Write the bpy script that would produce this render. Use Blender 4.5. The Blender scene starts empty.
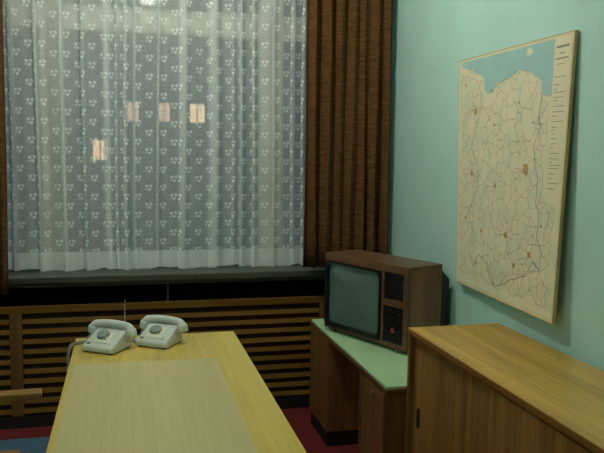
import bpy, bmesh, math, random
from mathutils import Vector, Matrix
random.seed(7)
C = bpy.context.scene.collection
PI = math.pi

# ---------------------------------------------------------------- materials
def new_mat(name):
    m = bpy.data.materials.new(name); m.use_nodes = True
    nt = m.node_tree
    return m, nt, nt.nodes['Principled BSDF']

def srgb(r, g, b):
    f = lambda c: (c/255/12.92) if c/255 <= .04045 else ((c/255+.055)/1.055)**2.4
    return (f(r), f(g), f(b), 1)

def plain(name, col, rough=.6, var=.12, scale=14, metal=0, bump=0.0, bscale=200, spec=.5, coat=0):
    """base colour with a little soft noise in it"""
    m, nt, p = new_mat(name)
    tc = nt.nodes.new('ShaderNodeTexCoord'); nz = nt.nodes.new('ShaderNodeTexNoise')
    nz.inputs['Scale'].default_value = scale; nz.inputs['Detail'].default_value = 4
    nt.links.new(tc.outputs['Object'], nz.inputs['Vector'])
    cr = nt.nodes.new('ShaderNodeValToRGB')
    cr.color_ramp.elements[0].position = .3; cr.color_ramp.elements[1].position = .7
    cr.color_ramp.elements[0].color = tuple(c*(1-var) for c in col[:3]) + (1,)
    cr.color_ramp.elements[1].color = tuple(min(1, c*(1+var)) for c in col[:3]) + (1,)
    nt.links.new(nz.outputs['Fac'], cr.inputs['Fac']); nt.links.new(cr.outputs['Color'], p.inputs['Base Color'])
    p.inputs['Roughness'].default_value = rough; p.inputs['Metallic'].default_value = metal
    p.inputs['Specular IOR Level'].default_value = spec
    p.inputs['Coat Weight'].default_value = coat
    if bump:
        n2 = nt.nodes.new('ShaderNodeTexNoise'); n2.inputs['Scale'].default_value = bscale
        nt.links.new(tc.outputs['Object'], n2.inputs['Vector'])
        b = nt.nodes.new('ShaderNodeBump'); b.inputs['Strength'].default_value = bump; b.inputs['Distance'].default_value = .01
        nt.links.new(n2.outputs['Fac'], b.inputs['Height']); nt.links.new(b.outputs['Normal'], p.inputs['Normal'])
    return m

def wood(name, c1, c2, grain='Y', rough=.4, fine=90, wide=9, spec=.4):
    """veneer: noise drawn out along the grain axis, broad bands and fine pores"""
    m, nt, p = new_mat(name)
    tc = nt.nodes.new('ShaderNodeTexCoord')
    def streak(sc, lo):
        mp = nt.nodes.new('ShaderNodeMapping')
        s = [sc, sc, sc]; s['XYZ'.index(grain)] = lo
        mp.inputs['Scale'].default_value = s
        nz = nt.nodes.new('ShaderNodeTexNoise'); nz.inputs['Scale'].default_value = 1; nz.inputs['Detail'].default_value = 3
        nt.links.new(tc.outputs['Object'], mp.inputs['Vector']); nt.links.new(mp.outputs['Vector'], nz.inputs['Vector'])
        return nz
    a, b = streak(wide, .5), streak(fine, 2.5)
    mx = nt.nodes.new('ShaderNodeMath'); mx.operation = 'MULTIPLY_ADD'
    mx.inputs[1].default_value = .45
    ad = nt.nodes.new('ShaderNodeMath'); ad.operation = 'MULTIPLY'; ad.inputs[1].default_value = .6
    nt.links.new(a.outputs['Fac'], ad.inputs[0])
    nt.links.new(b.outputs['Fac'], mx.inputs[0]); nt.links.new(ad.outputs[0], mx.inputs[2])
    cr = nt.nodes.new('ShaderNodeValToRGB')
    cr.color_ramp.elements[0].position = .36; cr.color_ramp.elements[0].color = c1
    cr.color_ramp.elements[1].position = .68; cr.color_ramp.elements[1].color = c2
    nt.links.new(mx.outputs[0], cr.inputs['Fac']); nt.links.new(cr.outputs['Color'], p.inputs['Base Color'])
    p.inputs['Roughness'].default_value = rough; p.inputs['Specular IOR Level'].default_value = spec
    return m

def emit(name, col, strength):
    m, nt, p = new_mat(name)
    p.inputs['Base Color'].default_value = col
    p.inputs['Emission Color'].default_value = col; p.inputs['Emission Strength'].default_value = strength
    return m

LA, LB = 65, 38
M = {}
M['wall'] = plain('painted_wall', srgb(176, 215, 203), .75, .04, 3, bump=.05, bscale=120)
M['ceiling'] = plain('ceiling_paint', srgb(205, 210, 200), .9, .03)
M['carpet'] = plain('red_carpet', srgb(112, 24, 26), .95, .25, 160, bump=.5, bscale=400)
M['black'] = plain('black_paint', srgb(10, 11, 15), .7, .2)
M['recess'] = plain('near_black_recess', srgb(22, 24, 34), .8, .2, spec=.1)  # near-black bluish tone for the wall behind the radiator cover
M['sill'] = wood('sill_wood', srgb(52, 52, 40), srgb(80, 80, 66), 'X', .35, 60, 20)
M['window'] = plain('cream_window_paint', srgb(182, 188, 168), .5, .05)
M['table_top'] = wood('pale_ash_veneer', srgb(184, 160, 72), srgb(214, 190, 98), 'Y', .33, 110, 7)
M['table_leg'] = wood('table_leg_wood', srgb(120, 92, 45), srgb(150, 118, 60), 'Z')
M['mat'] = None
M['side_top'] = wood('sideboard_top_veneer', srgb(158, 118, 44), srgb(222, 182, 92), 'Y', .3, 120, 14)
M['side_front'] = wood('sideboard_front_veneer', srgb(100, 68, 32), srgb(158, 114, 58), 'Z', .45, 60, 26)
M['lip'] = wood('lit_lipping_wood', srgb(186, 150, 76), srgb(214, 182, 110), 'X', .4)  # sideboard end strips: lit edge painted in as paler wood
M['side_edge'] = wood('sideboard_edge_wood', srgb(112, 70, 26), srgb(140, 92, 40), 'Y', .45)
M['desk'] = wood('desk_mahogany', srgb(98, 64, 32), srgb(132, 90, 48), 'Z', .45, 80, 14)
M['desk_edge'] = wood('desk_edge_wood', srgb(82, 54, 28), srgb(104, 70, 38), 'Y', .45)
M['lino'] = plain('green_linoleum', srgb(168, 206, 160), .5, .06, 10)
M['tv_wood'] = wood('television_walnut', srgb(84, 58, 38), srgb(112, 80, 54), 'X', .38, 90, 20)
M['tv_side'] = wood('television_side_walnut', srgb(112, 76, 50), srgb(140, 100, 68), 'Z', .4, 90, 20)
M['tv_black'] = plain('black_plastic', srgb(16, 16, 20), .4, .1)
M['tv_back'] = plain('dark_back_cover', srgb(34, 30, 28), .6, .1)
M['screen'] = plain('grey_green_picture_tube', srgb(90, 116, 106), .12, .05, 6, coat=.6)
M['metal'] = plain('dull_metal', srgb(170, 170, 165), .35, .05, metal=.8)
M['dark_metal'] = plain('dark_metal', srgb(34, 34, 36), .4, .1, metal=.5)
M['brass'] = plain('dull_brass', srgb(140, 120, 70), .4, .1, metal=.7)
M['phone'] = plain('pale_grey_plastic', srgb(200, 209, 200), .28, .03, 20)
M['dial'] = plain('grey_dial_plastic', srgb(128, 140, 132), .35, .06, 30)
M['white'] = plain('white_plastic', srgb(214, 218, 196), .35, .03)
M['badge'] = plain('green_grey_badge', srgb(96, 116, 96), .5, .1)
M['cord'] = plain('grey_cord', srgb(150, 150, 136), .6, .1)
M['cord_dark'] = plain('brown_cord', srgb(92, 80, 60), .6, .1)
M['red'] = plain('red_button', srgb(150, 44, 44), .4, .05)
M['panel'] = wood('radiator_slat_wood', srgb(92, 64, 24), srgb(118, 86, 36), 'X', .7, 70, 20, .1)
M['stile'] = wood('radiator_stile_wood', srgb(88, 62, 28), srgb(114, 84, 42), 'Z', .5, 70, 20)
M['backing'] = plain('dark_brown_backing', srgb(46, 30, 16), .8, .2)
M['chair_wood'] = wood('armrest_wood', srgb(112, 80, 34), srgb(146, 110, 52), 'X', .4)
M['blue'] = plain('blue_upholstery', srgb(54, 92, 112), .9, .18, 120, bump=.4, bscale=500)
M['map_edge'] = plain('board_edge_wood', srgb(186, 162, 110), .6, .1)
M['border'] = plain('map_border_paper', srgb(220, 210, 168), .6, .08, 20)
M['sea'] = plain('map_sea_blue', srgb(158, 196, 190), .6, .05, 8)
M['road'] = plain('map_road_ink', srgb(190, 158, 144), .7, .1)
M['road_dark'] = plain('map_border_ink', srgb(160, 148, 142), .7, .1)
M['town'] = plain('map_town_orange', srgb(214, 164, 84), .7, .12, 60)
M['legend'] = plain('map_legend_paper', srgb(226, 218, 182), .6, .03, 12)
M['ink'] = plain('map_text_ink', srgb(140, 142, 122), .7, .1)
M['facade'] = plain('night_facade_render', srgb(92, 108, 114), .9, .1, .3)
M['brick'] = plain('reddish_brick', srgb(120, 92, 80), .9, .15, 1)
M['dark_pane'] = plain('dark_window_pane', srgb(44, 56, 68), .2, .1)
M['lit'] = emit('lit_window_pane', srgb(255, 206, 160), 1.0)
M['lit_dim'] = emit('dim_lit_window_pane', srgb(255, 200, 165), .6)
M['lit_blue'] = emit('lit_stair_window', srgb(190, 230, 255), 1.2)
M['lamp'] = emit('lamp_diffuser', (1, .97, .9, 1), 1.0)

# map paper: pale yellow-green land with softly mottled tints
def map_paper():
    m, nt, p = new_mat('map_land_paper')
    tc = nt.nodes.new('ShaderNodeTexCoord')
    nz = nt.nodes.new('ShaderNodeTexNoise'); nz.inputs['Scale'].default_value = 11; nz.inputs['Detail'].default_value = 6
    nt.links.new(tc.outputs['Object'], nz.inputs['Vector'])
    cr = nt.nodes.new('ShaderNodeValToRGB'); e = cr.color_ramp.elements
    e[0].position = .32; e[0].color = srgb(212, 218, 182)
    e[1].position = .7; e[1].color = srgb(230, 220, 186)
    k = cr.color_ramp.elements.new(.5); k.color = srgb(226, 222, 186)
    nt.links.new(nz.outputs['Fac'], cr.inputs['Fac']); nt.links.new(cr.outputs['Color'], p.inputs['Base Color'])
    p.inputs['Roughness'].default_value = .6
    return m
M['land'] = map_paper()

# desk pad: dull translucent plastic over the veneer
def pad():
    m = wood('dull_desk_pad', srgb(180, 172, 120), srgb(196, 188, 136), 'Y', .55, 120, 10, .35)
    return m
M['mat'] = pad()

# brown woven curtain
def curtain_mat():
    m, nt, p = new_mat('brown_woven_fabric')
    tc = nt.nodes.new('ShaderNodeTexCoord'); mp = nt.nodes.new('ShaderNodeMapping')
    mp.inputs['Scale'].default_value = (18, 18, 110)
    nz = nt.nodes.new('ShaderNodeTexNoise'); nz.inputs['Scale'].default_value = 1; nz.inputs['Detail'].default_value = 4
    nt.links.new(tc.outputs['Object'], mp.inputs['Vector']); nt.links.new(mp.outputs['Vector'], nz.inputs['Vector'])
    cr = nt.nodes.new('ShaderNodeValToRGB')
    cr.color_ramp.elements[0].position = .3; cr.color_ramp.elements[0].color = srgb(70, 47, 25)
    cr.color_ramp.elements[1].position = .7; cr.color_ramp.elements[1].color = srgb(103, 72, 40)
    nt.links.new(nz.outputs['Fac'], cr.inputs['Fac']); nt.links.new(cr.outputs['Color'], p.inputs['Base Color'])
    p.inputs['Roughness'].default_value = .9; p.inputs['Specular IOR Level'].default_value = .1
    return m
M['curtain'] = curtain_mat()

# lace: a fine open net with staggered three-lobed flowers and a dense hem
def lace_mat():
    m, nt, p = new_mat('white_flowered_lace')
    N, L = nt.nodes, nt.links
    def math_(op, a, b=None, c=None):
        n = N.new('ShaderNodeMath'); n.operation = op
        for i, v in enumerate((a, b, c)):
            if v is None: continue
            if isinstance(v, (int, float)): n.inputs[i].default_value = v
            else: L.new(v, n.inputs[i])
        return n.outputs[0]
    uv = N.new('ShaderNodeUVMap'); uv.uv_map = 'UVMap'
    sp = N.new('ShaderNodeSeparateXYZ'); L.new(uv.outputs['UV'], sp.inputs[0])
    u, v = sp.outputs['X'], sp.outputs['Y']            # metres along the cloth, metres up
    CU, CV = .066, .110
    uc = math_('DIVIDE', u, CU); col = math_('FLOOR', uc)
    a = math_('MULTIPLY', math_('SUBTRACT', math_('SUBTRACT', uc, col), .5), CU)
    odd = math_('MODULO', col, 2.0); odd = math_('ABSOLUTE', odd)
    vc = math_('MULTIPLY_ADD', odd, .5, math_('DIVIDE', v, CV))
    b = math_('MULTIPLY', math_('SUBTRACT', math_('SUBTRACT', vc, math_('FLOOR', vc)), .5), CV)
    def blob(cx, cy, r):
        dx = math_('SUBTRACT', a, cx); dy = math_('SUBTRACT', b, cy)
        d = math_('SQRT', math_('ADD', math_('MULTIPLY', dx, dx), math_('MULTIPLY', dy, dy)))
        mr = N.new('ShaderNodeMapRange'); L.new(d, mr.inputs['Value'])
        mr.inputs['From Min'].default_value = r*1.3; mr.inputs['From Max'].default_value = r*.55
        return mr.outputs['Result']
    f = None
    for (cx, cy, r) in ((-.012, .008, .0135), (.011, .010, .0135), (.002, -.011, .0135), (-.018, -.011, .006)):
        k = blob(cx, cy, r)
        f = k if f is None else math_('MAXIMUM', f, k)
    eye = blob(.0, .003, .007)
    f = math_('MULTIPLY', f, math_('SUBTRACT', 1.0, math_('MULTIPLY', eye, .6)))
    # above the hem only
    hm = N.new('ShaderNodeMapRange'); L.new(v, hm.inputs['Value'])
    hm.inputs['From Min'].default_value = .118; hm.inputs['From Max'].default_value = .108
    hem = hm.outputs['Result']
    nz = N.new('ShaderNodeTexNoise'); nz.inputs['Scale'].default_value = 70; nz.inputs['Detail'].default_value = 3
    L.new(uv.outputs['UV'], nz.inputs['Vector'])
    net = math_('MULTIPLY_ADD', nz.outputs['Fac'], .34, .27)
    al = math_('MAXIMUM', net, math_('MULTIPLY', f, .86))
    al = math_('MAXIMUM', al, math_('MULTIPLY', hem, .80))
    df = N.new('ShaderNodeBsdfDiffuse'); df.inputs['Color'].default_value = srgb(244, 250, 246)
    tl = N.new('ShaderNodeBsdfTranslucent'); tl.inputs['Color'].default_value = srgb(244, 250, 246)
    mix = N.new('ShaderNodeMixShader'); mix.inputs[0].default_value = .25
    L.new(df.outputs[0], mix.inputs[1]); L.new(tl.outputs[0], mix.inputs[2])
    tr = N.new('ShaderNodeBsdfTransparent')
    m2 = N.new('ShaderNodeMixShader'); L.new(al, m2.inputs[0]); L.new(tr.outputs[0], m2.inputs[1]); L.new(mix.outputs[0], m2.inputs[2])
    L.new(m2.outputs[0], N['Material Output'].inputs['Surface'])
    return m
M['lace'] = lace_mat()

def glass_mat():
    m, nt, p = new_mat('window_glass')
    N, L = nt.nodes, nt.links
    g = N.new('ShaderNodeBsdfGlossy'); g.inputs['Roughness'].default_value = .02
    t = N.new('ShaderNodeBsdfTransparent'); t.inputs['Color'].default_value = (.9, .95, .95, 1)
    fr = N.new('ShaderNodeFresnel'); fr.inputs['IOR'].default_value = 1.45
    mx = N.new('ShaderNodeMixShader'); L.new(fr.outputs[0], mx.inputs[0]); L.new(t.outputs[0], mx.inputs[1]); L.new(g.outputs[0], mx.inputs[2])
    L.new(mx.outputs[0], N['Material Output'].inputs['Surface'])
    return m
M['glass'] = glass_mat()

# ---------------------------------------------------------------- mesh helpers
def merge(dst, src):
    me = bpy.data.meshes.new('tmp'); src.to_mesh(me); src.free()
    dst.from_mesh(me); bpy.data.meshes.remove(me)

def box(bm, x0, x1, y0, y1, z0, z1, bev=0.0, seg=2, rot=None):
    t = bmesh.new(); bmesh.ops.create_cube(t, size=1)
    for v in t.verts:
        v.co = Vector(((x0+x1)/2+v.co.x*(x1-x0), (y0+y1)/2+v.co.y*(y1-y0), (z0+z1)/2+v.co.z*(z1-z0)))
    if bev: bmesh.ops.bevel(t, geom=t.edges[:], offset=bev, segments=seg, affect='EDGES', profile=.5)
    if rot: bmesh.ops.transform(t, matrix=rot, verts=t.verts[:])
    merge(bm, t)

def prism(bm, pts, axis, a0, a1, bev=0.0):
    """polygon pts (2-D) pulled along an axis; axis X: (y,z), Y: (x,z), Z: (x,y)"""
    t = bmesh.new()
    def mk(p, a): return {'X': (a, p[0], p[1]), 'Y': (p[0], a, p[1]), 'Z': (p[0], p[1], a)}[axis]
    A = [t.verts.new(mk(p, a0)) for p in pts]; B = [t.verts.new(mk(p, a1)) for p in pts]
    t.faces.new(A); t.faces.new(B[::-1]); n = len(pts)
    for i in range(n): t.faces.new((A[i], B[i], B[(i+1) % n], A[(i+1) % n]))
    bmesh.ops.recalc_face_normals(t, faces=t.faces[:])
    if bev: bmesh.ops.bevel(t, geom=t.edges[:], offset=bev, segments=2, affect='EDGES', profile=.5)
    merge(bm, t)

def cyl(bm, p0, p1, r0, r1=None, seg=20, bev=0.0):
    r1 = r0 if r1 is None else r1
    p0, p1 = Vector(p0), Vector(p1); d = p1-p0
    t = bmesh.new(); bmesh.ops.create_cone(t, cap_ends=True, segments=seg, radius1=r0, radius2=r1, depth=d.length)
    if bev:
        es = [e for e in t.edges if len(e.link_faces) == 2 and any(len(f.verts) > 4 for f in e.link_faces)]
        bmesh.ops.bevel(t, geom=es, offset=bev, segments=2, affect='EDGES', profile=.5)
    q = Vector((0, 0, 1)).rotation_difference(d.normalized()).to_matrix().to_4x4()
    bmesh.ops.transform(t, matrix=Matrix.Translation((p0+p1)/2) @ q, verts=t.verts[:])
    merge(bm, t)

def tube(bm, pts, rad, seg=8):
    """round tube through points, radius per point or single"""
    pts = [Vector(p) for p in pts]; n = len(pts)
    rs = rad if isinstance(rad, (list, tuple)) else [rad]*n
    t0 = (pts[1]-pts[0]).normalized()
    nrm = t0.orthogonal().normalized(); rings = []
    for i, p in enumerate(pts):
        tg = (pts[min(i+1, n-1)]-pts[max(i-1, 0)]).normalized()
        nrm = (nrm - tg*nrm.dot(tg)).normalized(); bn = tg.cross(nrm)
        rings.append([bm.verts.new(p+(nrm*math.cos(2*PI*k/seg)+bn*math.sin(2*PI*k/seg))*rs[i]) for k in range(seg)])
    for i in range(n-1):
        for k in range(seg):
            bm.faces.new((rings[i][k], rings[i][(k+1) % seg], rings[i+1][(k+1) % seg], rings[i+1][k]))
    bm.faces.new(rings[0][::-1]); bm.faces.new(rings[-1])

def spline(P, n=12):
    P = [Vector(p) for p in P]; out = []
    for i in range(len(P)-1):
        a, b = P[max(i-1, 0)], P[i]; c, d = P[i+1], P[min(i+2, len(P)-1)]
        for k in range(n):
            t = k/n
            out.append(.5*((2*b)+(c-a)*t+(2*a-5*b+4*c-d)*t*t+(3*b-a-3*c+d)*t**3))
    out.append(P[-1]); return out

def coil(path, r, turns, rt, bm, seg=5):
    """coiled cord along a spline path"""
    n = int(turns*9); pts = []
    L = len(path)-1
    for i in range(n+1):
        f = i/n*L; j = min(int(f), L-1); p = path[j].lerp(path[j+1], f-j)
        tg = (path[j+1]-path[j]).normalized(); a = tg.orthogonal().normalized(); b = tg.cross(a)
        th = 2*PI*turns*i/n
        pts.append(p+(a*math.cos(th)+b*math.sin(th))*r)
    tube(bm, pts, rt, seg)

def obj(name, bm, mat, parent=None, smooth=False, label=None, loc=None):
    me = bpy.data.meshes.new(name); bmesh.ops.recalc_face_normals(bm, faces=bm.faces[:])
    bm.to_mesh(me); bm.free(); me.materials.append(mat)
    if smooth:
        for p in me.polygons: p.use_smooth = True
    o = bpy.data.objects.new(name, me); C.objects.link(o)
    if parent: o.parent = parent
    if loc: o.location = loc
    if label: o['label'] = label
    return o

def boxobj(name, dims, mat, parent=None, bev=.002, label=None):
    bm = bmesh.new(); box(bm, *dims, bev=bev); return obj(name, bm, mat, parent, label=label)

def autosmooth(o, ang=35):
    for p in o.data.polygons: p.use_smooth = True
    bm = bmesh.new(); bm.from_mesh(o.data)
    for e in bm.edges:
        if len(e.link_faces) == 2 and e.calc_face_angle(0) > math.radians(ang): e.smooth = False
    bm.to_mesh(o.data); bm.free(); return o

def thing(name, label, cat, loc=(0, 0, 0), rotz=0, group=None):
    o = bpy.data.objects.new(name, None); C.objects.link(o); o.empty_display_size = .1
    o.location = loc; o.rotation_euler = (0, 0, rotz); o['label'] = label; o['category'] = cat
    if group: o['group'] = group
    return o
def tag(o, label, cat, group=None):
    o['label'] = label; o['category'] = cat
    if group: o['group'] = group
    return o
def struct(name, dims, mat, bev=0):
    o = boxobj(name, dims, mat, bev=bev); o['kind'] = 'structure'; return o

# ---------------------------------------------------------------- room shell
XW, XL, YB, D, ZC = 1.61, -2.6, -1.6, 4.2, 3.1
DB = 4.62                                      # outer face of the window wall
struct('floor', (XL-.1, XW+.1, YB-.1, DB, -.1, 0), M['carpet'])
struct('ceiling', (XL-.1, XW+.1, YB-.1, DB, ZC, ZC+.1), M['ceiling'])
struct('wall_right', (XW, XW+.15, YB-.1, DB, 0, ZC), M['wall'])
struct('wall_left', (XL-.15, XL, YB-.1, DB, 0, ZC), M['wall'])
struct('wall_near', (XL, XW, YB-.15, YB, 0, ZC), M['wall'])
# window wall: masonry around the opening (opening X -1.0..1.4, Z .825..2.92)
WX0, WX1, WZ0, WZ1 = -1.0, 1.30, .825, 2.92
bm = bmesh.new()
box(bm, XL, WX0, D+.05, DB, WZ0, ZC); box(bm, WX1, XW, D+.05, DB, WZ0, ZC); box(bm, WX0, WX1, D+.05, DB, WZ1, ZC)
o = obj('wall_window_side', bm, M['wall']); o['kind'] = 'structure'
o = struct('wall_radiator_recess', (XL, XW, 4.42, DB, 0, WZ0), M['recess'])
# window sill board with a bright front lip
bm = bmesh.new()
box(bm, WX0-.05, XW-.002, 4.165, 4.43, .845, .885, bev=.006)
box(bm, WX0-.05, XW-.002, 4.185, 4.215, .823, .848, bev=.003)
o = obj('window_sill', bm, M['sill']); o['kind'] = 'structure'

# window: cream casement with transom, two wide mullions
win = bpy.data.objects.new('window_1', None); C.objects.link(win); win['kind'] = 'structure'
bm = bmesh.new()
y0, y1 = 4.45, 4.53
box(bm, WX0, WX0+.07, y0, y1, .885, WZ1, .004); box(bm, WX1-.07, WX1, y0, y1, .885, WZ1, .004)
box(bm, WX0, WX1, y0, y1, WZ1-.07, WZ1, .004); box(bm, WX0, WX1, y0, y1, .885, .955, .004)
obj('window_frame', bm, M['window'], win)
boxobj('transom_bar', (WX0+.07, WX1-.07, y0-.012, y1, 2.31, 2.452), M['window'], win, .006)
for a, b in ((-.483, -.347), (.828, .975)):
    bm = bmesh.new(); box(bm, a, b, y0-.008, y1, .955, WZ1-.07, .006); box(bm, (a+b)/2-.012, (a+b)/2+.012, y0-.02, y0, .955, 2.31, .004)
    obj('mullion', bm, M['window'], win)
for a, b in ((WX0+.07, -.483), (-.347, .828), (.975, WX1-.07)):
    for z0, z1 in ((.955, 2.31), (2.452, WZ1-.07)):
        bm = bmesh.new(); vs = [bm.verts.new(p) for p in ((a, 4.49, z0), (b, 4.49, z0), (b, 4.49, z1), (a, 4.49, z1))]; bm.faces.new(vs)
        obj('glass_pane', bm, M['glass'], win)

# ---------------------------------------------------------------- house across the street
FY = 45.0
bld = thing('apartment_building', 'dim grey house across the street with a few lit windows, seen through the lace', 'building', (0, FY, -7))
bm = bmesh.new(); box(bm, -22, 22, 0, 9, 0, 24)
obj('facade', bm, M['facade'], bld)
bm = bmesh.new(); box(bm, -22.3, 22.3, -.5, 9.3, 24, 24.7, .1); obj('cornice', bm, M['facade'], bld)
lit = {(-1, 0), (0, 1), (1, 1), (2, 1)}
for r, zb in ((-1, -1.35), (0, 1.06), (1, 3.48), (2, 5.9), (3, 8.3), (4, 10.72)):
    for c in range(-6, 7):
        xa = .12+c*1.90
        w, h = .78, 1.16
        if r == 0 and c == -1: xa = -1.92; pm = M['lit']; w = .86; h = 1.2
        elif r == 1 and c in (0, 1, 2): pm = M['lit' if c == 2 else 'lit_dim']; w = (.70, .68, .94)[c]
        else: pm = M['dark_pane']
        bm = bmesh.new(); zz = zb+7
        for q in ((xa-.08, xa, zz-.08, zz+h+.08), (xa+w, xa+w+.08, zz-.08, zz+h+.08), (xa, xa+w, zz-.08, zz), (xa, xa+w, zz+h, zz+h+.08), (xa+w/2-.03, xa+w/2+.03, zz, zz+h)):
            box(bm, q[0], q[1], -.06, .02, q[2], q[3])
        wf = obj('house_window_frame', bm, M['facade'], bld)
        bm = bmesh.new(); box(bm, xa, xa+w, -.02, .01, zz, zz+h); obj('house_window_pane', bm, pm, wf)
lw = thing('brick_outbuilding', 'low reddish brick outbuilding in front of the house, seen through lower lace', 'building', (-1.9, 40, -7))
bm = bmesh.new(); box(bm, -1.4, 1.3, 0, 3, 0, 4.1); obj('brick_wall', bm, M['brick'], lw)
bm = bmesh.new(); prism(bm, [(-.3, 4.1), (3.3, 4.1), (3.3, 4.25), (1.5, 4.7), (-.3, 4.25)], 'X', -1.6, 1.5); obj('outbuilding_roof', bm, M['dark_pane'], lw)
o = struct('ground_outside', (-40, 40, 6, 70, -7.2, -7), M['facade'])

# ---------------------------------------------------------------- radiator cover
rc = thing('radiator_cover', 'brown slatted wooden radiator cover below the window sill', 'radiator cover', (0, D, 0))
bm = bmesh.new(); zt = .668; n = 0
segs = ((XL+.02, -.648), (-.582, 1.178), (1.222, XW-.01))
z = .085
while z < .66:
    for a, b in segs:
        prism(bm, [(.000, z), (.008, z-.001), (.022, z+.024), (.014, z+.026)], 'X', a, b)
    z += .0585
obj('slats', bm, M['panel'], rc)
boxobj('backing_panel', (XL+.02, XW-.01, .027, .034, .07, .672), M['backing'], rc, .001, 'dark backing behind the slats')
for a, b in ((-.648, -.582), (1.178, 1.222)):
    boxobj('stile', (a, b, -.004, .024, .07, .672), M['stile'], rc, .002)
boxobj('top_rail', (XL+.02, XW-.01, -.006, .03, .672, .712), M['panel'], rc, .004)
boxobj('plinth', (XL+.02, XW-.01, 0, .026, 0, .07), M['black'], rc, .001, 'black plinth strip at floor')
# dark cable hanging in the gap above the cover
bm = bmesh.new(); tube(bm, [(.238, 4.232, .83), (.238, 4.234, .77), (.24, 4.236, .62)], .006)
tag(obj('hanging_cable', bm, M['cord_dark'], smooth=True), 'thin dark cable hanging in black gap beneath the window sill', 'cable')

# ---------------------------------------------------------------- curtains
def drape(name, x0, x1, ybase, z0, z1, folds, amp, mat, seedv, flare=0.0, hang=0.0):
    rnd = random.Random(seedv); bm = bmesh.new(); N = folds*14; rows = 14
    ph = [rnd.uniform(.75, 1.25) for _ in range(folds+1)]
    grid = []
    for j in range(rows+1):
        t = j/rows; row = []
        for i in range(N+1):
            s = i/N; k = s*folds; a = ph[int(min(k, folds-1e-6))]
            w = math.sin(2*PI*k)
            y = ybase + amp*a*w*(.75+.25*(1-t)) + .012*math.sin(5.3*k+2*t)
            x = x0+(x1-x0)*s + .35*amp*math.sin(4*PI*k)*.6 + flare*(1-t)*(s-.5) + .006*math.sin(3*k+4*t)
            x = min(x, x1+.0) if flare == 0 else x
            zz = z0+(z1-z0)*t + (0 if j else hang*math.sin(2*PI*k+1))
            row.append(bm.verts.new((x, y, zz)))
        grid.append(row)
    for j in range(rows):
        for i in range(N):
            bm.faces.new((grid[j][i], grid[j][i+1], grid[j+1][i+1], grid[j+1][i]))
    o = obj(name, bm, mat, smooth=True)
    md = o.modifiers.new('thickness', 'SOLIDIFY'); md.thickness = .003
    return o
cr_ = drape('curtain', 1.036, 1.574, 4.09, .918, 2.95, 7, .027, M['curtain'], 3)
tag(cr_, 'heavy brown woven curtain hanging beside the green wall, behind the television', 'curtain', 'brown side curtains')
cl_ = drape('curtain', -1.25, -.622, 4.075, .815, 2.95, 8, .034, M['curtain'], 5)
tag(cl_, 'brown woven curtain left of the lace, only its edge in view', 'curtain', 'brown side curtains')
bm = bmesh.new(); cyl(bm, (-1.5, 4.10, 2.965), (1.6, 4.10, 2.965), .014)
tag(obj('curtain_rail', bm, M['metal'], smooth=True), 'slim metal rail above the window carrying the curtains', 'curtain rail')

def lace():
    """net curtain: a long cloth that doubles back on itself where it is gathered"""
    folds = [(-.632, .03), (-.496, .018), (-.353, .02), (-.236, .016), (-.099, .04), (-.048, .016), (.004, .018), (.057, .018),
             (.192, .014), (.335, .05), (.523, .065), (.641, .014), (.691, .018), (.772, .018), (.9, .016), (1.022, .02), (1.09, .016)]
    path = []; x = -.72; y = 0.0; s = 0.0
    def go(x2, y2, n):
        nonlocal x, y, s
        for k in range(1, n+1):
            xx = x+(x2-x)*k/n; yy = y+(y2-y)*k/n
            px, py, ps = path[-1]; path.append((xx, yy, ps+math.hypot(xx-px, yy-py)))
        x, y = x2, y2
    path.append((x, y, 0.0))
    for (c, w) in folds:
        go(c+w/2, 0.012, max(2, int(abs(c-x)/.012)))
        go(c-w/2, -.004, 3); go(c-w/2+.001, -.012, 1)
        go(c+w/2, -.018, 3); go(c+w/2+.02, 0.0, 2)
    go(1.16, 0, 8)
    bm = bmesh.new(); uvl = bm.loops.layers.uv.new('UVMap'); rows = 24; Z0, Z1 = .89, 2.95; grid = []
    for j in range(rows+1):
        t = j/rows; row = []
        for (px, py, ps) in path:
            yy = 4.37+py+.011*math.sin(ps*21)+.006*math.sin(ps*47+t*2)+.010*math.sin(ps*6+3*t)
            zz = Z0+(Z1-Z0)*t
            if j == 0: zz += .008*math.sin(ps*9)+.006*math.sin(ps*31) - (.014 if .7 < px < 1.0 else 0)*math.sin((px-.7)/.3*PI)
            if j == 0 and .7 < px < 1.0: yy -= .0
            row.append((bm.verts.new((px+.006*math.sin(4*t+ps*3), yy, zz)), ps, zz-Z0))
        grid.append(row)
    for j in range(rows):
        for i in range(len(path)-1):
            q = (grid[j][i], grid[j][i+1], grid[j+1][i+1], grid[j+1][i])
            f = bm.faces.new([a[0] for a in q])
            for lp, a in zip(f.loops, q): lp[uvl].uv = (a[1]+3, a[2])
    me = bpy.data.meshes.new('lace_curtain'); bm.to_mesh(me); bm.free(); me.materials.append(M['lace'])
    for p in me.polygons: p.use_smooth = True
    o = bpy.data.objects.new('lace_curtain', me); C.objects.link(o)
    return o
tag(lace(), 'sheer white lace curtain with flower pattern across the window', 'lace curtain')

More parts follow.
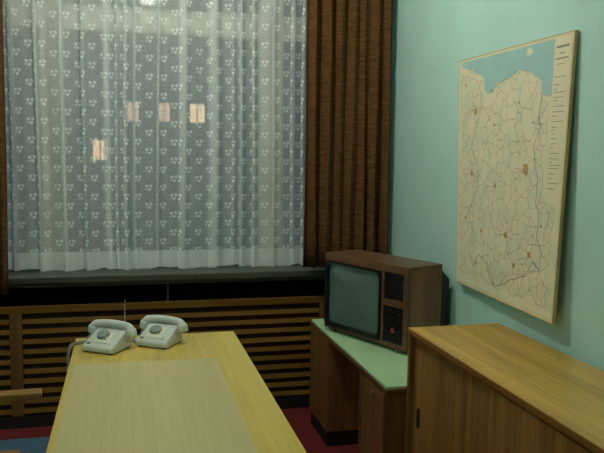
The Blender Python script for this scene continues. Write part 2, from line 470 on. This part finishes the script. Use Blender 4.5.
# ---------------------------------------------------------------- table
tb = thing('table', 'pale wooden table with light veneer top carrying two telephones', 'table', (.135, 2.44, 0))
boxobj('tabletop', (-.362, .362, -.95, .855, .722, .75), M['table_top'], tb, .003)
bm = bmesh.new()
for q in ((-.30, .30, -.86, -.84), (-.30, .30, .74, .76)): box(bm, *q, .64, .722, .002)
for q in ((-.31, -.29, -.85, .75), (.29, .31, -.85, .75)): box(bm, *q, .64, .722, .002)
obj('apron', bm, M['table_leg'], tb)
for sx in (-1, 1):
    for yy in (-.84, .74):
        bm = bmesh.new(); cyl(bm, (sx*.30, yy, 0), (sx*.295, yy, .722), .018, .026, 16); obj('leg', bm, M['table_leg'], tb, smooth=False)
mt = boxobj('desk_pad', (-.208, .358, 1.62, 2.86, .7502, .7522), M['mat'], None, .0008)
tag(mt, 'large dull grey desk pad lying flat on the pale table', 'desk pad')

# ---------------------------------------------------------------- telephones
def make_phone(loc, rz, label, cord_pts, coil_pts):
    t = thing('telephone', label, 'telephone', loc, rz, 'grey dial telephones on the table')
    bm = bmesh.new()
    prof = [(-.098, .006), (-.098, .024), (-.093, .030), (.010, .079), (.018, .082), (.040, .082), (.047, .077), (.054, .006)]
    w0, w1 = .078, .071
    rows = []
    for sx in (-1, 1):
        rows.append([bm.verts.new((sx*(w0-(w0-w1)*(z/.083)), y, z)) for (y, z) in prof])
    n = len(prof)
    bm.faces.new(rows[0]); bm.faces.new(rows[1][::-1])
    for i in range(n): bm.faces.new((rows[0][i], rows[1][i], rows[1][(i+1) % n], rows[0][(i+1) % n]))
    bmesh.ops.recalc_face_normals(bm, faces=bm.faces[:])
    bmesh.ops.bevel(bm, geom=bm.edges[:], offset=.004, segments=3, affect='EDGES', profile=.5)
    autosmooth(obj('housing', bm, M['phone'], t), 50)
    for sx in (-.06, .06):
        for yy in (-.08, .04):
            bm = bmesh.new(); cyl(bm, (sx, yy, 0), (sx, yy, .008), .010); obj('rubber_foot', bm, M['tv_black'], t)
    for sx in (-1, 1):
        bm = bmesh.new(); box(bm, sx*.046-.014, sx*.046+.014, .041, .050, .072, .098, .003); obj('cradle_horn', bm, M['phone'], t)
    ang = math.atan2(.050, .107)
    def on_face(bm, x, y, up=0.0):
        z = .030+(y+.093)*.467+up
        bmesh.ops.transform(bm, matrix=Matrix.Translation((x, y, z)) @ Matrix.Rotation(ang, 4, 'X'), verts=bm.verts[:])
    bm = bmesh.new(); box(bm, -.034, .040, -.042, .034, -.002, .003, .0015); on_face(bm, -.006, -.034)
    obj('dial_plate', bm, M['white'], t, label='pale number plate')
    bm = bmesh.new(); cyl(bm, (0, 0, .002), (0, 0, .014), .029, .026, 32, .002)
    on_face(bm, -.014, -.028); autosmooth(obj('dial', bm, M['dial'], t, label='grey finger wheel'))
    bm = bmesh.new(); box(bm, .014, .032, -.020, -.015, .004, .012, .002); on_face(bm, -.014, -.034); obj('finger_stop', bm, M['metal'], t)
    bm = bmesh.new(); box(bm, -.009, .009, -.006, .006, -.001, .002, .001); on_face(bm, -.055, -.078); obj('badge', bm, M['badge'], t, label='small dark emblem plate')
    bm = bmesh.new(); cyl(bm, (0, 0, 0), (0, 0, .004), .006, seg=14); on_face(bm, .044, -.072); obj('button', bm, M['white'], t)
    # handset
    bm = bmesh.new()
    P = spline([(-.101, .027, .074), (-.089, .027, .092), (-.054, .027, .100), (-.007, .027, .102), (.040, .027, .100), (.075, .027, .092), (.087, .027, .074)], 6)
    R = []
    for i in range(len(P)):
        q = abs(i/(len(P)-1)*2-1); R.append(.0165+.0065*q**3)
    tube(bm, P, R, 16)
    for sx in (-1, 1):
        cyl(bm, (sx*.091-.007, .027, .086), (sx*.096-.007, .027, .054), .024, .026, 24, .004)
    hs = obj('handset', bm, M['phone'], t); autosmooth(hs, 50)
    if coil_pts:
        bm = bmesh.new(); coil(spline(coil_pts, 10), .0058, 46, .0022, bm); obj('coiled_cord', bm, M['cord'], t, smooth=True)
    for nm, lab, P in cord_pts:
        bm = bmesh.new(); tube(bm, spline(P, 8), .0028, 8); tag(obj(nm, bm, M['cord'], smooth=True), lab, 'cord')
    return t
def local(loc, rz, pts):
    m = (Matrix.Translation(loc) @ Matrix.Rotation(rz, 4, 'Z')).inverted(); return [m @ Vector(p) for p in pts]
RZ = math.radians(-33)
l1 = (-.072, 3.100, .75); l2 = (.151, 3.145, .75)
make_phone(l1, RZ, 'pale grey dial telephone nearer the left table edge, coiled cord hanging over it',
    [('telephone_line', 'thin grey telephone line running from left telephone to radiator cover', [(-.03, 3.18, .760), (-.01, 3.25, .7535), (-.008, 3.30, .757), (-.01, 3.5, .738), (-.012, 3.9, .722), (-.012, 4.185, .7175), (-.012, 4.245, .71), (-.012, 4.29, .5)])],
    local(l1, RZ, [(-.138, 3.205, .802), (-.16, 3.21, .78), (-.175, 3.20, .760), (-.222, 3.165, .7595), (-.241, 3.13, .754), (-.247, 3.10, .715), (-.246, 3.09, .66)]))
make_phone(l2, RZ, 'pale grey dial telephone standing right of the other one on the table',
    [('telephone_line', 'grey telephone line falling from right telephone over far table edge', [(.193, 3.222, .760), (.222, 3.275, .7535), (.232, 3.295, .753), (.238, 3.306, .72), (.24, 3.32, .4), (.25, 3.5, .004), (.26, 4.1, .004)])],
    local(l2, RZ, [(.086, 3.248, .802), (.068, 3.25, .78), (.062, 3.21, .759), (.052, 3.15, .758), (.028, 3.17, .758), (.03, 3.24, .758)]))

# ---------------------------------------------------------------- armchair (only arm ends and seat in view)
ac = thing('armchair', 'wooden armchair with blue seat drawn up to left side of table', 'chair', (-.56, 2.63, 0))
bm = bmesh.new(); box(bm, -.24, .27, -.215, .33, .37, .435, .02, 3); autosmooth(obj('seat', bm, M['blue'], ac, label='blue upholstered seat'))
bm = bmesh.new(); box(bm, -.03, .03, -.26, .26, -.22, .22, .02, 3, rot=Matrix.Translation((-.29, .057, .66)) @ Matrix.Rotation(math.radians(-12), 4, 'Y'))
autosmooth(obj('backrest', bm, M['blue'], ac))
for yy in (-.256, .37):
    s = 1 if yy > 0 else -1
    bm = bmesh.new(); prism(bm, [(-.33, yy-.024), (.15, yy-.034), (.218, yy-.030), (.212, yy+.036), (.15, yy+.036), (-.33, yy+.026)], 'Z', .585, .612, .004)
    obj('armrest', bm, M['chair_wood'], ac)
    bm = bmesh.new(); prism(bm, [(-.10, 0), (-.065, 0), (-.03, .586), (-.09, .586)], 'Y', yy-.012, yy+.012, .002); obj('arm_post', bm, M['chair_wood'], ac)
    bm = bmesh.new(); prism(bm, [(-.35, 0), (-.32, 0), (-.25, .37), (-.33, .586), (-.36, .586), (-.29, .37)], 'Y', yy-.012, yy+.012, .002); obj('leg', bm, M['chair_wood'], ac)
bm = bmesh.new(); box(bm, -.10, -.06, -.256, .37, .335, .37, .003); box(bm, -.30, -.26, -.256, .37, .335, .37, .003); obj('seat_rail', bm, M['chair_wood'], ac)

# ---------------------------------------------------------------- desk under the television
DX, DY0, DY1, DZ = 1.05, 2.697, 3.955, .632
dk = thing('desk', 'dark brown desk with pale green top against right wall, carrying television', 'desk', (DX, DY0, 0))
Lk, Wk = DY1-DY0, .545
boxobj('green_top', (.006, Wk-.004, .006, Lk-.006, DZ-.012, DZ), M['lino'], dk, .002, 'pale green writing surface')
bm = bmesh.new(); box(bm, 0, Wk, 0, Lk, DZ-.030, DZ-.011, .002); obj('top_edge', bm, M['desk_edge'], dk)
# far pedestal (towards the window)
fa, fb = 3.578-DY0, 3.948-DY0
ped = boxobj('pedestal', (.004, Wk-.02, fa, fb, .085, DZ-.03), M['desk'], dk, .002)
boxobj('plinth', (.012, Wk-.03, fa+.006, fb-.006, 0, .085), M['black'], dk, .001, 'black plinth')
boxobj('back_panel', (Wk-.02, Wk-.005, .02, Lk-.02, .12, DZ-.03), M['desk'], dk, .001)
# near pedestal with a door
na, nb = .012, 3.03-DY0
boxobj('pedestal', (.016, Wk-.02, na, nb, .085, DZ-.03), M['desk'], dk, .002)
for ya, yb in ((na, na+.022), (nb-.020, nb)): boxobj('front_stile', (0, .016, ya, yb, .085, DZ-.03), M['stile'], dk, .001)
boxobj('plinth', (.018, Wk-.03, na+.006, nb-.006, 0, .085), M['black'], dk, .001, 'black plinth')
dr = boxobj('door', (.002, .015, na+.024, nb-.022, .10, DZ-.042), M['desk'], dk, .002)
bm = bmesh.new(); hy = 2.85-DY0
cyl(bm, (.003, hy, .562), (-.004, hy, .562), .011, seg=18)
box(bm, -.012, -.004, hy-.016, hy+.016, .552, .560, .002)
obj('handle', bm, M['brass'], dr, label='small metal keyhole pull')

# ---------------------------------------------------------------- television
ang = math.atan2(3.118-3.699, 1.314-1.068)
tv = thing('television', 'old brown wooden tube television with grey-green screen on the desk', 'television', (1.066, 3.699, DZ), ang)
TW, TD, TZ0, TZ1 = .634, .238, .018, .434
boxobj('cabinet_top', (0, TW, .012, TD, TZ1-.016, TZ1), M['tv_wood'], tv, .002)
boxobj('cabinet_base', (0, TW, .012, TD, TZ0, TZ0+.016), M['tv_wood'], tv, .002)
for xa in (0, TW-.016): boxobj('cabinet_side', (xa, xa+.016, .012, TD, TZ0+.0165, TZ1-.0165), M['tv_side'], tv, .001)
# front frame: strips around the tube and the two side panels
fz = lambda z: z-.632
bm = bmesh.new()
Y0, Y1 = 0.0, .02
box(bm, 0, TW, Y0, Y1, TZ0, fz(.672), .002); box(bm, 0, TW, Y0, Y1, fz(1.024), TZ1, .002)
box(bm, 0, .012, Y0, Y1, fz(.672), fz(1.024)); box(bm, .448, .468, Y0, Y1, fz(.672), fz(1.024)); box(bm, .604, TW, Y0, Y1, fz(.672), fz(1.024)); box(bm, .468, .604, Y0, Y1, fz(.858), fz(.892))
obj('front_frame', bm, M['tv_wood'], tv)
def rrect(x0, x1, z0, z1, r, n=6, bulge=0.0):
    pts = []
    for (cx, cz, a0) in ((x1-r, z1-r, 0), (x0+r, z1-r, 90), (x0+r, z0+r, 180), (x1-r, z0+r, 270)):
        for k in range(n+1):
            a = math.radians(a0+90*k/n); pts.append((cx+r*math.cos(a), cz+r*math.sin(a)))
    return pts
bz = (.010, .449, fz(.668), fz(1.024)); sc = (.030, .436, fz(.690), fz(1.012))
bm = bmesh.new(); o_ = rrect(*bz, .022); i_ = rrect(sc[0]-.003, sc[1]+.003, sc[2]-.003, sc[3]+.003, .036)
for ya, yb, f0, f1 in ((-.012, -.012, o_, i_), (-.012, .012, i_, i_), (.0195, -.012, o_, o_)):
    A = [bm.verts.new((p[0], ya, p[1])) for p in f0]; B = [bm.verts.new((p[0], yb, p[1])) for p in f1]; n = len(A)
    for k in range(n): bm.faces.new((A[k], A[(k+1) % n], B[(k+1) % n], B[k]))
bmesh.ops.remove_doubles(bm, verts=bm.verts[:], dist=1e-5)
autosmooth(obj('screen_bezel', bm, M['tv_black'], tv))
bm = bmesh.new(); base = rrect(sc[0]-.003, sc[1]+.003, sc[2]-.003, sc[3]+.003, .036); cx, cz = (sc[0]+sc[1])/2, (sc[2]+sc[3])/2
rings = []
for k in range(9):
    s = 1-k/8
    if s == 0: break
    rings.append([bm.verts.new((cx+(p[0]-cx)*s, .010-.018*(1-s*s), cz+(p[1]-cz)*s)) for p in base])
ctr = bm.verts.new((cx, -.008, cz)); n = len(base)
for a, b in zip(rings, rings[1:]):
    for k in range(n): bm.faces.new((a[k], a[(k+1) % n], b[(k+1) % n], b[k]))
for k in range(n): bm.faces.new((rings[-1][k], rings[-1][(k+1) % n], ctr))
obj('screen', bm, M['screen'], tv, smooth=True, label='grey-green picture tube')
bm = bmesh.new(); box(bm, .470, .602, .006, .018, fz(.892), fz(1.022), .001)
for k in range(14):
    zz = fz(.900)+k*.0088; box(bm, .474, .598, .002, .008, zz, zz+.004)
obj('speaker_grille', bm, M['tv_black'], tv)
bm = bmesh.new(); box(bm, .470, .602, .003, .018, fz(.674), fz(.857), .001); cp = obj('control_panel', bm, M['tv_black'], tv, label='black control panel')
for (x, z, r) in ((.500, .828, .010), (.536, .822, .010), (.575, .815, .012), (.500, .786, .010), (.540, .790, .009), (.578, .772, .009), (.505, .745, .010)):
    bm = bmesh.new(); cyl(bm, (x, .003, fz(z)), (x, -.010, fz(z)), r, r*.85, 16, .001); obj('knob', bm, M['dark_metal'], cp)
bm = bmesh.new(); cyl(bm, (.534, .003, fz(.738)), (.534, -.006, fz(.738)), .012, seg=18); obj('knob', bm, M['red'], cp, label='red button')
bm = bmesh.new()
for k in range(6): box(bm, .480+k*.02, .494+k*.02, -.003, .004, fz(.684), fz(.696), .001)
obj('switch_row', bm, M['dark_metal'], cp)
# back cover: black housing stepping in towards the wall
bm = bmesh.new()
A = [(.03, TD, .03), (TW-.006, TD, .03), (TW-.006, TD, TZ1-.028), (.03, TD, TZ1-.035)]; B = [(.10, TD+.060, .03), (TW-.004, TD+.060, .03), (TW-.004, TD+.060, TZ1-.085), (.10, TD+.060, TZ1-.085)]
va = [bm.verts.new(p) for p in A]; vb = [bm.verts.new(p) for p in B]
bm.faces.new(va); bm.faces.new(vb[::-1])
for k in range(4): bm.faces.new((va[k], vb[k], vb[(k+1) % 4], va[(k+1) % 4]))
obj('back_cover', bm, M['tv_back'], tv, label='dark rear cover')
for x, yy in ((.065, .03), (.552, .014), (.065, .17), (.558, .17)):
    bm = bmesh.new(); cyl(bm, (x, yy, 0), (x, yy, TZ0+.002), .011, .009, 14); obj('foot', bm, M['metal'] if x > .3 else M['tv_black'], tv)

# ---------------------------------------------------------------- sideboard
SX0, SX1, SY0, SY1, SZ = 1.139, 1.565, .85, 2.695, .884
sb = thing('sideboard', 'light brown sideboard with sliding doors standing along right wall under map', 'sideboard', (SX0, SY0, 0))
Ls, Ws = SY1-SY0, SX1-SX0
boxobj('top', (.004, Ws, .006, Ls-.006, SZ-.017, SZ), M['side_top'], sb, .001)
bm = bmesh.new(); box(bm, .0, .004, 0, Ls, SZ-.017, SZ-.0005)
obj('front_edging', bm, M['side_edge'], sb)
for ya in (0, Ls-.006): boxobj('end_edging', (.004, Ws, ya, ya+.006, SZ-.017, SZ+.002), M['lip'], sb, .0008, 'raised end strip, its lit edge painted pale')
for yy in (0, Ls-.02):
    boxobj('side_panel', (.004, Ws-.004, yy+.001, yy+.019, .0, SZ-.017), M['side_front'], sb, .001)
boxobj('back_panel', (Ws-.014, Ws-.006, .02, Ls-.02, .06, SZ-.017), M['side_front'], sb, .001)
boxobj('bottom_board', (.02, Ws-.014, .02, Ls-.02, .06, .08), M['side_front'], sb, .001)
boxobj('plinth', (.045, .06, .02, Ls-.02, 0, .06), M['black'], sb, .001)
boxobj('top_rail', (.012, .05, .02, Ls-.02, SZ-.030, SZ-.017), M['side_edge'], sb, .001)
ym = 2.032-SY0
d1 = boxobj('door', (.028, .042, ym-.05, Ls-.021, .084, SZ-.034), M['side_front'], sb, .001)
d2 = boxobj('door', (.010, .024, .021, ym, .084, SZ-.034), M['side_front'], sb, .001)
for d, hy, fx in ((d1, 2.618-SY0, .028), (d2, .90-SY0+.03, .010)):
    bm = bmesh.new()
    prism(bm, rrect(hy-.014, hy+.014, .478, .562, .012), 'X', fx-.003, fx+.004); 
    h = obj('handle', bm, M['black'], d, label='black recessed finger pull')

# ---------------------------------------------------------------- wall map
# board corners in the wall plane, foot tilted away from the wall; map u runs from the window end (0) to the room end (1), v from foot (0) to head (1)
TL, TR, BL, BR = Vector((1.594, 3.236, 2.068)), Vector((1.590, 2.302, 2.066)), Vector((1.572, 3.136, .988)), Vector((1.548, 2.286, .978))
def mp(u, v, off=0.0):
    p = (TL*(1-u)+TR*u)*v + (BL*(1-u)+BR*u)*(1-v)
    return Vector((p.x-off, p.y, p.z))
mo = thing('wall_map', 'large pale road map with blue sea mounted on board on green wall', 'map', tuple(mp(.5, 0)))
MO = mp(.5, 0)
def mpl(u, v, off=0.0): return mp(u, v, off)-MO
bm = bmesh.new()
F = [bm.verts.new(mpl(*q)) for q in ((0, 0), (1, 0), (1, 1), (0, 1))]
Bk = [bm.verts.new(mpl(q[0], q[1], -.013)) for q in ((0, 0), (1, 0), (1, 1), (0, 1))]
bm.faces.new(F); bm.faces.new(Bk[::-1])
for k in range(4): bm.faces.new((F[k], Bk[k], Bk[(k+1) % 4], F[(k+1) % 4]))
obj('board', bm, M['map_edge'], mo)
def flat(name, polys, mat, off, label=None):
    bm = bmesh.new()
    for P in polys:
        bm.faces.new([bm.verts.new(mpl(u, v, off)) for u, v in P])
    bmesh.ops.triangulate(bm, faces=bm.faces[:])
    return obj(name, bm, mat, mo, label=label)
flat('map_margin', [[(.004, .004), (.996, .004), (.996, .996), (.004, .996)]], M['border'], .0006, 'yellowed paper margin')
flat('map_sheet', [[(.014, .018), (.985, .018), (.985, .988), (.014, .988)]], M['land'], .0010)
def wob(P, n=5, a=.008):
    rnd = random.Random(11); out = []
    for (p, q) in zip(P, P[1:]+P[:1]):
        for k in range(n):
            t = k/n; j = a if 0 < k else a*.4
            out.append((p[0]+(q[0]-p[0])*t+rnd.uniform(-j, j), p[1]+(q[1]-p[1])*t+rnd.uniform(-j, j)))
    return out
CO = [(.06, .962), (.10, .955), (.16, .945), (.215, .915), (.256, .930), (.285, .875), (.298, .842), (.34, .830), (.379, .836), (.42, .880), (.47, .874), (.523, .884), (.58, .900), (.63, .916), (.675, .945), (.705, .932), (.685, .888), (.73, .870), (.80, .842), (.795, .805), (.83, .795), (.873, .790)]
coast = []
rw = random.Random(11)
for p_, q_ in zip(CO, CO[1:]):
    for k in range(5):
        t = k/5; j = .006 if k else .002
        coast.append((p_[0]+(q_[0]-p_[0])*t+rw.uniform(-j, j), p_[1]+(q_[1]-p_[1])*t+rw.uniform(-j, j)))
SEA = [(c[0], min(c[1], .984)) for c in coast]+[(.872, .790), (.872, .987), (.03, .987), (.04, .970)]
flat('map_sea', [SEA], M['sea'], .0014, 'blue sea')
flat('map_island', [wob([(.655, .958), (.675, .980), (.70, .976), (.718, .962), (.70, .948), (.68, .950)], 4, .004)], M['land'], .0018)
flat('map_legend', [[(.872, .44), (.985, .44), (.985, .988), (.872, .988)]], M['legend'], .0016, 'pale legend strip')
rnd = random.Random(5); P = []
def bar(u0, u1, v, h): P.append([(u0, v), (u1, v), (u1, v+h), (u0, v+h)])
bar(.885, .972, .951, .008); bar(.91, .945, .930, .004); bar(.885, .972, .912, .005)
v = .895
while v > .46:
    if rnd.random() < .8: bar(.888, .888+rnd.uniform(.02, .08), v, .0022)
    v -= rnd.uniform(.009, .02)
flat('legend_lettering', P, M['ink'], .0020)
# roads
towns = [(.70, .528, .030), (.20, .765, .022), (.555, .268, .018), (.775, .215, .018), (.645, .160, .014), (.43, .455, .012), (.175, .50, .016), (.45, .06, .01), (.30, .26, .012), (.12, .30, .012), (.09, .88, .010), (.40, .70, .008), (.62, .78, .008), (.86, .33, .008), (.25, .12, .01), (.57, .90, .006), (.74, .70, .006), (.36, .84, .008)]
W, H_ = .90, 1.08
def ribbon(bm, pts, wd, off):
    for (a, b) in zip(pts, pts[1:]):
        d = Vector(((b[0]-a[0])*W, (b[1]-a[1])*H_)); 
        if d.length < 1e-5: continue
        n = Vector((-d.y, d.x)).normalized()*wd/2; n = (n.x/W, n.y/H_)
        bm.faces.new([bm.verts.new(mpl(a[0]+s*n[0], a[1]+s*n[1], off)) if False else bm.verts.new(mpl(q[0]+s*n[0], q[1]+s*n[1], off)) for q, s in ((a, 1), (b, 1), (b, -1), (a, -1))])
def insea(u, v):
    ins = False; PP = SEA
    for i in range(len(PP)):
        a, b = PP[i], PP[i-1]
        if (a[1] > v) != (b[1] > v) and u < (b[0]-a[0])*(v-a[1])/(b[1]-a[1])+a[0]: ins = not ins
    return ins
def ok(u, v): return .032 < u < .96 and .035 < v < .975 and not insea(u, v) and not (u > .865 and v > .43)
rnd = random.Random(21)
nodes = [(t[0], t[1]) for t in towns]
tries = 0
while len(nodes) < 290 and tries < 20000:
    tries += 1
    q = (rnd.uniform(.035, .955), rnd.uniform(.04, .97))
    if ok(*q) and all(math.hypot((q[0]-p[0])*W, (q[1]-p[1])*H_) > .037 for p in nodes): nodes.append(q)
bmA, bmB = bmesh.new(), bmesh.new(); done = set()
for i, p in enumerate(nodes):
    near = sorted(range(len(nodes)), key=lambda j: math.hypot((nodes[j][0]-p[0])*W, (nodes[j][1]-p[1])*H_))[1:5]
    if i < 8: near = sorted(range(len(nodes)), key=lambda j: math.hypot((nodes[j][0]-p[0])*W, (nodes[j][1]-p[1])*H_))[1:12]
    for j in near:
        k = (min(i, j), max(i, j))
        if k in done: continue
        done.add(k); q = nodes[j]; pts = []
        c = (rnd.uniform(-.012, .012), rnd.uniform(-.012, .012))
        for s in range(6):
            t = s/5; w = 4*t*(1-t)
            pts.append((p[0]+(q[0]-p[0])*t+c[0]*w+rnd.uniform(-.003, .003)*(0 < s < 5), p[1]+(q[1]-p[1])*t+c[1]*w+rnd.uniform(-.003, .003)*(0 < s < 5)))
        if all(ok(*x) for x in pts):
            if rnd.random() < .72: ribbon(bmA, pts, rnd.choice((.0012, .0015, .0020)), .0022)
            else: ribbon(bmB, pts, .0014, .0023)
# land border down the right-hand and left-hand side
bord = [(.80, .80), (.79, .74), (.80, .68), (.76, .62), (.78, .55), (.81, .48), (.80, .42), (.84, .36), (.83, .30), (.88, .22), (.87, .17), (.81, .19), (.74, .13), (.62, .10), (.55, .07), (.45, .05), (.38, .13), (.28, .16), (.22, .10), (.16, .15), (.20, .25), (.15, .33), (.24, .42), (.25, .52), (.17, .60), (.22, .70), (.27, .78), (.25, .83)]
ribbon(bmB, wob(bord, 4, .006)[:-4], .0032, .0024)
obj('map_roads', bmA, M['road'], mo); obj('map_border_lines', bmB, M['road_dark'], mo)
polys = []
for (u, v, r) in towns:
    polys.append([(u+r/W*math.cos(a*PI/8)*rnd.uniform(.5, 1.0), v+r/H_*math.sin(a*PI/8)*rnd.uniform(.5, 1.0)) for a in range(16)])
flat('map_towns', polys, M['town'], .0019, 'orange town areas')

# ---------------------------------------------------------------- lamp on the ceiling, light, sky
def globe(loc, r, label, m):
    lp = thing('pendant_lamp', label, 'lamp', (loc[0], loc[1], ZC), 0, 'globe lamps on the ceiling')
    bm = bmesh.new(); cyl(bm, (0, 0, -.03), (0, 0, -.001), .05, .06); obj('canopy', bm, M['white'], lp, smooth=False)
    bm = bmesh.new(); cyl(bm, (0, 0, loc[2]-ZC+r*.9), (0, 0, -.03), .008); obj('rod', bm, M['metal'], lp)
    bm = bmesh.new(); bmesh.ops.create_uvsphere(bm, u_segments=24, v_segments=14, radius=r)
    bmesh.ops.translate(bm, verts=bm.verts[:], vec=(0, 0, loc[2]-ZC)); obj('globe', bm, m, lp, smooth=True)
M['lamp_a'] = emit('globe_glass_front', (1, .965, .88, 1), LA)
M['lamp_b'] = emit('globe_glass_rear', (1, .965, .88, 1), LB)
globe((.2, 2.95, 2.93), .14, 'white globe lamp under the ceiling above the telephones', M['lamp_a'])
globe((-1.7, .5, 2.90), .14, 'white globe lamp under the ceiling at the room end', M['lamp_b'])

w = bpy.data.worlds.new('dusk'); bpy.context.scene.world = w; w.use_nodes = True
nt = w.node_tree; bg = nt.nodes['Background']
tc = nt.nodes.new('ShaderNodeTexCoord'); sp = nt.nodes.new('ShaderNodeSeparateXYZ'); nt.links.new(tc.outputs['Generated'], sp.inputs[0])
cr = nt.nodes.new('ShaderNodeValToRGB'); nt.links.new(sp.outputs['Z'], cr.inputs['Fac'])
cr.color_ramp.elements[0].color = (.062, .135, .145, 1); cr.color_ramp.elements[1].color = (.035, .085, .13, 1)
nt.links.new(cr.outputs['Color'], bg.inputs['Color']); bg.inputs['Strength'].default_value = 1.9

# ---------------------------------------------------------------- camera
cd = bpy.data.cameras.new('camera'); cam = bpy.data.objects.new('camera', cd); C.objects.link(cam)
cd.sensor_fit = 'HORIZONTAL'; cd.sensor_width = 36; cd.lens = 704.36/604*36; cd.clip_start = .05; cd.clip_end = 300
rt = Vector((.9701869, -.2418490, .0156986)); up = Vector((.0095015, .1026804, .9946690)); fw = Vector((.2421716, .9648657, -.1019171))
m = Matrix.Identity(4)
for i in range(3): m[i][0] = rt[i]; m[i][1] = up[i]; m[i][2] = -fw[i]
m.translation = Vector((0, 0, 1.6)); cam.matrix_world = m
S = bpy.context.scene; S.camera = cam
S.view_settings.view_transform = 'Standard'; S.view_settings.look = 'None'; S.view_settings.exposure = 0
S.cycles.use_denoising = True
S.cycles.transparent_max_bounces = 16
